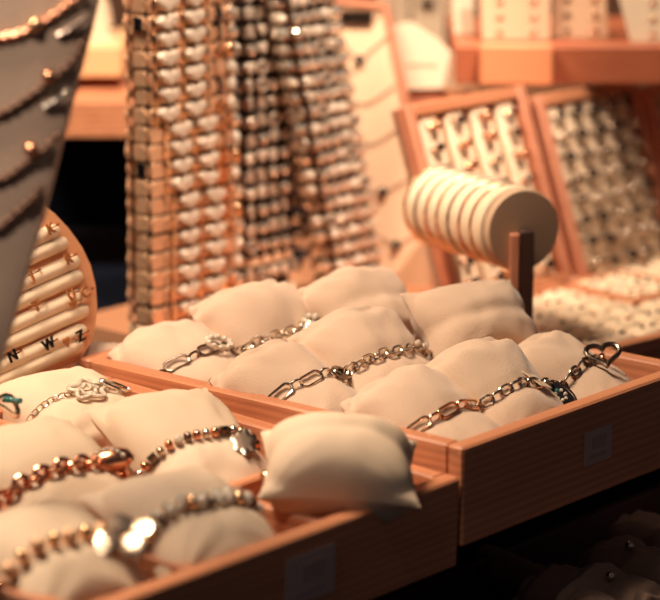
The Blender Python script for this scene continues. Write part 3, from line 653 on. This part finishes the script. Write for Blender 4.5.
# ------------------------------------------------------------ leaning necklace board in the background
NM = face_basis(atz(432, 284, .264), math.radians(-62), math.radians(14))
nbd = thing('necklace_board', 'tall beige necklace board leaning behind the charm towers', 'necklace stand'); nbd.matrix_world = NM
cs = [onboard(*p, NM) for p in [(318, 296), (437, 300), (431, 245), (414, 150), (398, 70), (384, 8), (330, 2), (300, 2)]]
MB().prism([(p.x, p.y) for p in cs], -.008, 0, .001).build('board', BEIGE, nbd)
edp = [onboard(*p, NM) for p in [(433, 298), (440, 298), (434, 245), (417, 150), (401, 70), (386, 3), (330, -4), (330, 3), (383, 9), (396, 70), (412, 150), (429, 245)]]
MB().prism([(p.x, p.y) for p in edp], -.012, .002).build('edge_trim', WZ, nbd, False)
NG = 'pendant necklaces on the leaning beige board'
for pts, pend, l in [([(330, 38), (345, 46), (360, 60), (372, 50), (388, 36)], (360, 60), 'fine necklace with dark stone, upper part of the beige board'),
                     ([(345, 96), (362, 104), (375, 100), (395, 86)], None, 'fine plain chain below the dark stone pendant'),
                     ([(352, 130), (368, 144), (385, 138), (404, 124)], None, 'fine plain chain across the middle of the beige board'),
                     ([(362, 186), (383, 192), (400, 184), (416, 176)], (384, 192), 'fine necklace with dark stone, mid height of the beige board'),
                     ([(378, 236), (397, 244), (410, 238), (427, 226)], (397, 245), 'fine necklace with dark stone, lowest on the beige board'),
                     ([(334, 16), (352, 26), (366, 24), (380, 14)], None, 'silver bar necklace at the top of the beige board')]:
    e, o_ = swag('pendant_necklace', l, pts, .0006, DSILV, NM, .0012, grp=NG)
    if pend: pp = onboard(*pend, NM); MB().ball((pp.x, pp.y, .003), .0036, sc=(1, 1, .7)).build('stone', BLACKST, e)
pp = onboard(357, 18, NM); MB().box((pp.x, pp.y, .002), (.024, .010, .002), None, .0005).build('pendant_bar', SILVER, e)
# ------------------------------------------------------------ ring boards
def ring_board(label, pts, cols, rows_, ang, leanv, foot, m_ring, rl, grp, slack=0):
    M = face_basis(foot, ang, leanv); e = thing('ring_board', label, 'ring display'); e.matrix_world = M
    q = [onboard(*p, M) for p in pts]      # bl, br, tr, tl
    cx = sum(p.x for p in q)/4; w_ = ((q[1].x-q[0].x)+(q[2].x-q[3].x))/2; h_ = ((q[3].y-q[0].y)+(q[2].y-q[1].y))/2; cy = sum(p.y for p in q)/4
    cy = max(cy, h_/2+.001)
    fw = .0085
    MB().box((cx, cy, -.004), (w_, h_, .006)).build('backing', CREAM, e)
    for s in (-1, 1): MB().box((cx+s*(w_/2-fw/2), cy, 0), (fw, h_, .016), None, .001).build('frame_side', WZ, e)
    for s in (-1, 1): MB().box((cx, cy+s*(h_/2-fw/2), 0), (w_-2*fw-.0002, fw, .016), None, .001).build('frame_rail', WX, e)
    iw = w_-2*fw; ih = h_-2*fw
    padw = iw/cols
    for c in range(cols):
        px = cx-iw/2+padw*(c+.5)
        MB().box((px, cy, .002), (padw*.72, ih, .007), None, .003).build('pad_strip', CREAM, e)
        for r in range(rows_):
            py = cy-ih/2+ih*(r+.5)/rows_
            g = thing('display_ring', rl, 'ring', (0, 0, 0), (0, 0, 0), grp); g.matrix_world = M @ Matrix.Translation((px+random.uniform(-.001, .001), py+random.uniform(-.001, .001), .0075)) @ Matrix.Rotation(random.uniform(-.5, .5), 4, 'Z')
            put('band', m_ring[0], g); put('stone', random.choice(m_ring[1:]), g)
def rmesh(m, R=.0046): return MB().tube([(R*math.cos(a), 0, R*math.sin(a)-.002) for a in [2*PI*k/18 for k in range(18)]], .0013, 6, True).mesh('band', m)
st_ = lambda m, a=.0042: MB().ball((0, 0, .0032), 1, n=10, sc=(a, a*.9, a*.8)).mesh('stone', m)
BA = math.radians(-4)
f1 = atz(575, 294, .264)
ring_board('wood-framed board of gold rings behind the bangle roll', [(440, 306), (572, 292), (515, 97), (402, 98)], 4, 8, BA, math.radians(20), f1, [rmesh(ROSE), st_(ROSE), st_(DARKM), st_(DARKM, .0036), st_(DSILV, .0036)], 'small gold ring on the framed board behind the bangle roll', 'rings on the framed board behind the bangle roll')
ring_board('wood-framed board of dark silver rings right of the bangle roll', [(578, 292), (674, 276), (634, 91), (526, 96)], 5, 8, BA, math.radians(20), f1, [rmesh(DSILV), st_(DARKM, .0042), st_(DARKM, .0036), st_(SILVER, .0036), st_(DSILV, .0042)], 'dark silver ring on the framed board right of the bangle roll', 'rings on the framed board right of the bangle roll')
ring_board('framed ring board cut by the right edge of the picture', [(678, 272), (772, 258), (744, 88), (642, 91)], 5, 8, BA, math.radians(20), f1, [rmesh(DSILV), st_(DARKM), st_(DSILV)], 'dark ring on the board cut by the right picture edge', 'rings on the board cut by the right picture edge')
# ------------------------------------------------------------ bangle roll on T-bar
z_t = .2625
end = atd(524, 230, 1.78); far = atd(438, 206, 1.885)
ax = (far-end).normalized(); Lr = (far-end).length
tb = thing('bangle_roll', 'cream padded roll on a dark upright with stacked bangles', 'bangle stand', end)
Q = ax.to_track_quat('Z', 'Y').to_matrix().to_4x4()
R0 = .0258
prof = [(R0*.2, -.0005), (R0*.98, 0), (R0, .002), (R0*.97, .004)]
MB().lathe([(.0001, .0082), (R0*.9, .0082), (R0*.9, Lr), (.0001, Lr)], 40, Q).build('roll', CREAM, tb)
MB().lathe([(.0001, 0), (R0*.97, 0), (R0, .0015), (R0, .0065), (R0*.97, .008), (.0001, .008)], 40, Q).build('end_cap', mat('taupe_disc', srgb(200, 166, 136), .8, var=.04), tb)
lg = MB().box((0, 0, 0), (.009, .006, end.z-z_t+.004), None, .0006)
lo_ = lg.build('upright', STAND, tb); 
ec = atd(527, 229, 1.774); lo_.matrix_local = Matrix.Translation(Vector((ec.x, ec.y, (ec.z+z_t)/2-.002))-end) @ Matrix.Rotation(YAW-PI/2, 4, 'Z')
MB().box((0, 0, 0), (.006, .007, end.z-z_t+.002), None, .0006).build('upright_facing', WZ, tb).matrix_local = Matrix.Translation(Vector((ec.x-Rt.x*.0078, ec.y-Rt.y*.0078, (ec.z+z_t)/2-.003))-end) @ Matrix.Rotation(YAW-PI/2, 4, 'Z')
MB().lathe([(.03, 0), (.03, .003), (.028, .004), (.001, .0041)], 30).build('foot_disc', STAND, tb).matrix_local = Matrix.Translation(Vector((end.x, end.y, .2621))-end)
for k in range(7):
    s = .016+k*(Lr-.022)/6.2
    o_ = thing('bangle', ['cream and gold bangle nearest the front disc of the roll', 'cream and gold bangle second from the front disc', 'cream bangle third from the front disc', 'cream bangle in the middle of the roll', 'cream bangle fifth from the front disc', 'cream bangle second from the far end of the roll', 'cream bangle at the far end of the roll'][k], 'bangle', end+ax*s, Q.to_euler(), 'bangles on the padded roll')
    rb = R0*.93
    MB().lathe([(rb, -.0062), (rb+.0022, -.0056), (rb+.0030, 0), (rb+.0022, .0056), (rb, .0062), (rb-.0006, 0), (rb, -.0062)], 40).build('padded_band', CREAM, o_)
    MB().tube([((rb+.0022)*math.cos(a), (rb+.0022)*math.sin(a), .0074) for a in [2*PI*i/40 for i in range(40)]], .0010, 6, True).build('gold_wire', (GOLD, ROSE, DSILV)[k % 3], o_)
# hanging charms under the roll
for k, (x, y) in enumerate([(472, 262), (484, 270), (497, 272), (506, 262), (464, 276)]):
    p = atd(x, y, 1.95)
    e = thing('charm_ring', ['gold charm ring in the cluster below the bangle roll, upper left', 'gold charm ring in the cluster below the bangle roll, centre', 'gold charm ring lowest in the cluster below the bangle roll', 'bright gold charm ring nearest the dark upright', 'dark charm ring leftmost below the bangle roll'][k], 'ring', (p.x, p.y, .2635), (0, 0, k))
    zz = p.z-.2635
    MB().lathe([(.008, 0), (.008, .002), (.003, .004), (.0025, max(.006, zz-.004))], 16).build('holder', CREAM, e)
    MB().tube([(.007*math.cos(a), .007*math.sin(a), zz+.003*math.sin(a)) for a in [2*PI*i/20 for i in range(20)]], .0016, 6, True).build('band', DSILV if k in (4, 1) else GOLD, e)
    MB().ball((-.0055, -.004, zz), .004).build('charm', GOLD if k != 1 else DSILV, e)
# ------------------------------------------------------------ flat trays on the counter
def flat_tray(label, pxs, rz, w_, d_, nx, ny, grp, il):
    p = atz(*pxs, .2625); e = thing('flat_tray', label, 'tray', (p.x, p.y, .2625), (0, 0, rz))
    MB().box((0, 0, .002), (w_, d_, .004)).build('base_panel', WX, e)
    for s in (-1, 1): MB().box((0, s*(d_/2-.004), .007), (w_, .008, .013), None, .001).build('front_panel' if s < 0 else 'back_panel', WX, e)
    for s in (-1, 1): MB().box((s*(w_/2-.004), 0, .007), (.008, d_-.0162, .013), None, .001).build('side_panel', WY, e)
    for i in range(nx):
        for j in range(ny):
            x = -w_/2+.010+(w_-.02)*(i+.5)/nx; y = -d_/2+.01+(d_-.02)*(j+.5)/ny
            g = thing('earring_card', il, 'earring card', e.matrix_basis @ Vector((0, 0, 0)), (0, 0, 0), grp)
            g.location = Matrix.Rotation(rz, 3, 'Z') @ Vector((x, y, .0042))+Vector((p.x, p.y, .2625)); g.rotation_euler = (0, 0, rz+random.uniform(-.08, .08))
            put('card', ECARD, g); put('earring', random.choice(EARS), g, Matrix.Translation((-.004, .001, .0095))); put('earring', random.choice(EARS), g, Matrix.Translation((.006, .001, .0095)))
ECARD = MB().box((0, 0, .0045), (.024, .019, .009), None, .003).mesh('card', CREAM)
EARS = [MB().ball((0, 0, 0), .0018, sc=(1, 1, .8)).mesh('earring', m) for m in (DARKM, DSILV, GOLD, GEM, ROSE)]
flat_tray('flat wooden tray of cream earring cards behind the heart cushion', (602, 328), math.radians(-8), .20, .15, 6, 6, 'earring cards in the nearer flat tray', 'cream earring card in the nearer flat tray')
flat_tray('flat wooden tray of earring cards at the right edge below the ring boards', (672, 286), math.radians(-8), .19, .10, 6, 4, 'earring cards in the farther flat tray', 'cream earring card in the farther flat tray')
# ------------------------------------------------------------ top shelf and cards
ts = thing('wall_shelf', 'orange wooden shelf running across the upper right', 'shelf')
SD = 2.03
vpanel('shelf_board', 455, 760, 45, 84, SD, .16, wood('shelf_wood', 'x', srgb(156, 84, 58), srgb(186, 108, 76)), ts)
vpanel('corner_block', 480, 552, 44.5, 85, SD-.012, .011, mat('pale_block', srgb(232, 150, 106), .5, var=.05), ts)['label'] = 'paler orange block'
for xa, xb in ((456, 470), (745, 758)): vpanel('upright', xa, xb, 84, 300, SD+.13, .02, WZ, ts, .2622)
zt = atd(500, 45, SD).z
def shelf_card(label, x0, x1, x0t, x1t, ytop, m, dback, grp=None, name='display_card', lean=.04):
    a = atd(x0, 45, SD); c = atd(x1, 45, SD); a = a+HOR*dback; c = c+HOR*dback
    X = (c-a); X.z = 0; W_ = X.length; X.normalize(); n = Vector((X.y, -X.x, 0)); Y = (Vector((0, 0, 1))-n*lean*3).normalized()
    M = basis(X, Y, X.cross(Y), Vector((a.x, a.y, zt+.0008))); k = W_/(x1-x0)
    hh = (45-ytop)*k
    e = thing(name, label, 'card', (0, 0, 0), (0, 0, 0), grp); e.matrix_world = M
    MB().prism([(0, 0), (W_, 0), ((x1t-x0)*k, hh), ((x0t-x0)*k, hh)], -.003, 0).build('card', m, e, False)
    return e, W_, hh
for args, pr in [(('beige card box standing on the shelf above the orange block', 484, 552, 478, 552, -40, BEIGE, .02), 1), (('beige earring card second from the right on the top shelf', 556, 612, 556, 606, -40, BEIGE, .03), 2), (('white slanted card at the upper right corner', 632, 720, 606, 700, -50, CARD, .01), 3), (('beige card above the ring boards, left end of the shelf', 457, 478, 452, 474, -40, CARD, .05), 0)]:
    e, W_, hh = shelf_card(*args)
    if pr:
        for k in range(8):
            xx = W_*(.25+.5*(k % 2)); yy = .006+.011*(k//2)
            MB().ball((xx, yy, .0012), .0018, sc=(1.6, .7, .5)).build('earring', (DARKM, GOLD, DSILV, ROSE)[(k+pr) % 4] if pr != 1 else ROSE, e)
# white sign on top of the ring board corner
sg = thing('white_sign', 'white price sign with cut corners left of the shelf', 'sign')
SMx = face_basis(atd(428, 92, 2.06), YAW-PI/2, math.radians(8)); sg.matrix_world = SMx
out = [onboard(*p, SMx) for p in [(398, 90), (455, 88), (453, 54), (440, 40), (412, 22), (394, 24), (390, 60)]]
MB().prism([(p.x, p.y) for p in out], -.002, 0).build('sign_card', CARD, sg, False)
pp = onboard(422, 64, SMx); MB().box((pp.x, pp.y, .0004), (.022, .0022, .0006)).build('faded_line', RED, sg)
ft = onboard(425, 88, SMx)
MB().box((ft.x, ft.y-.07, -.006), (.03, .146, .004)).build('support', WZ, sg)
# tall cards left of the shelf, on a rear stand
rs2 = thing('rear_shelf', 'pale wood rear stand carrying the tall cards', 'shelf')
vpanel('shelf_board', 376, 478, 92, 104, 2.34, .12, WX, rs2); 
for xa, xb in ((378, 388), (466, 476)): vpanel('upright', xa, xb, 104, 300, 2.36, .05, WZ, rs2, .2622)
for l, x0, x1, yt in (('tall cream necklace card left of the white sign', 378, 408, -60), ('tall cream necklace card with a dark pendant behind the sign', 412, 444, -60), ('tall beige card between the sign and the shelf cards', 447, 474, -60)):
    a = atd(x0, 91.5, 2.36); c = atd(x1, 91.5, 2.36); k = (c-a).length/(x1-x0); X = (c-a).normalized()
    n = Vector((X.y, -X.x, 0)); Y = (Vector((0, 0, 1))-n*.08).normalized(); M = basis(X, Y, X.cross(Y), Vector((a.x, a.y, atd(x0, 92, 2.34).z+.001)))
    e = thing('necklace_card', l, 'card'); e.matrix_world = M; W_ = (c-a).length; hh = (92-yt)*k
    MB().prism([(0, 0), (W_, 0), (W_, hh), (0, hh)], -.003, 0).build('card', CARD if x0 < 440 else BEIGE, e, False)
    if 'dark' in l:
        b = MB(); b.tube([(W_*.1, hh*.75, .001), (W_*.5, hh*.52, .001), (W_*.9, hh*.75, .001)], .0008, 6).build('chain', DSILV, e)
        MB().ball((W_*.45, hh*.55, .003), .0045, sc=(1.6, .8, .5)).build('pendant', DARKM, e)
    else: MB().tube([(W_*.15, hh*.8, .001), (W_*.5, hh*.35, .001), (W_*.85, hh*.8, .001)], .0008, 6).build('chain', ROSE, e)
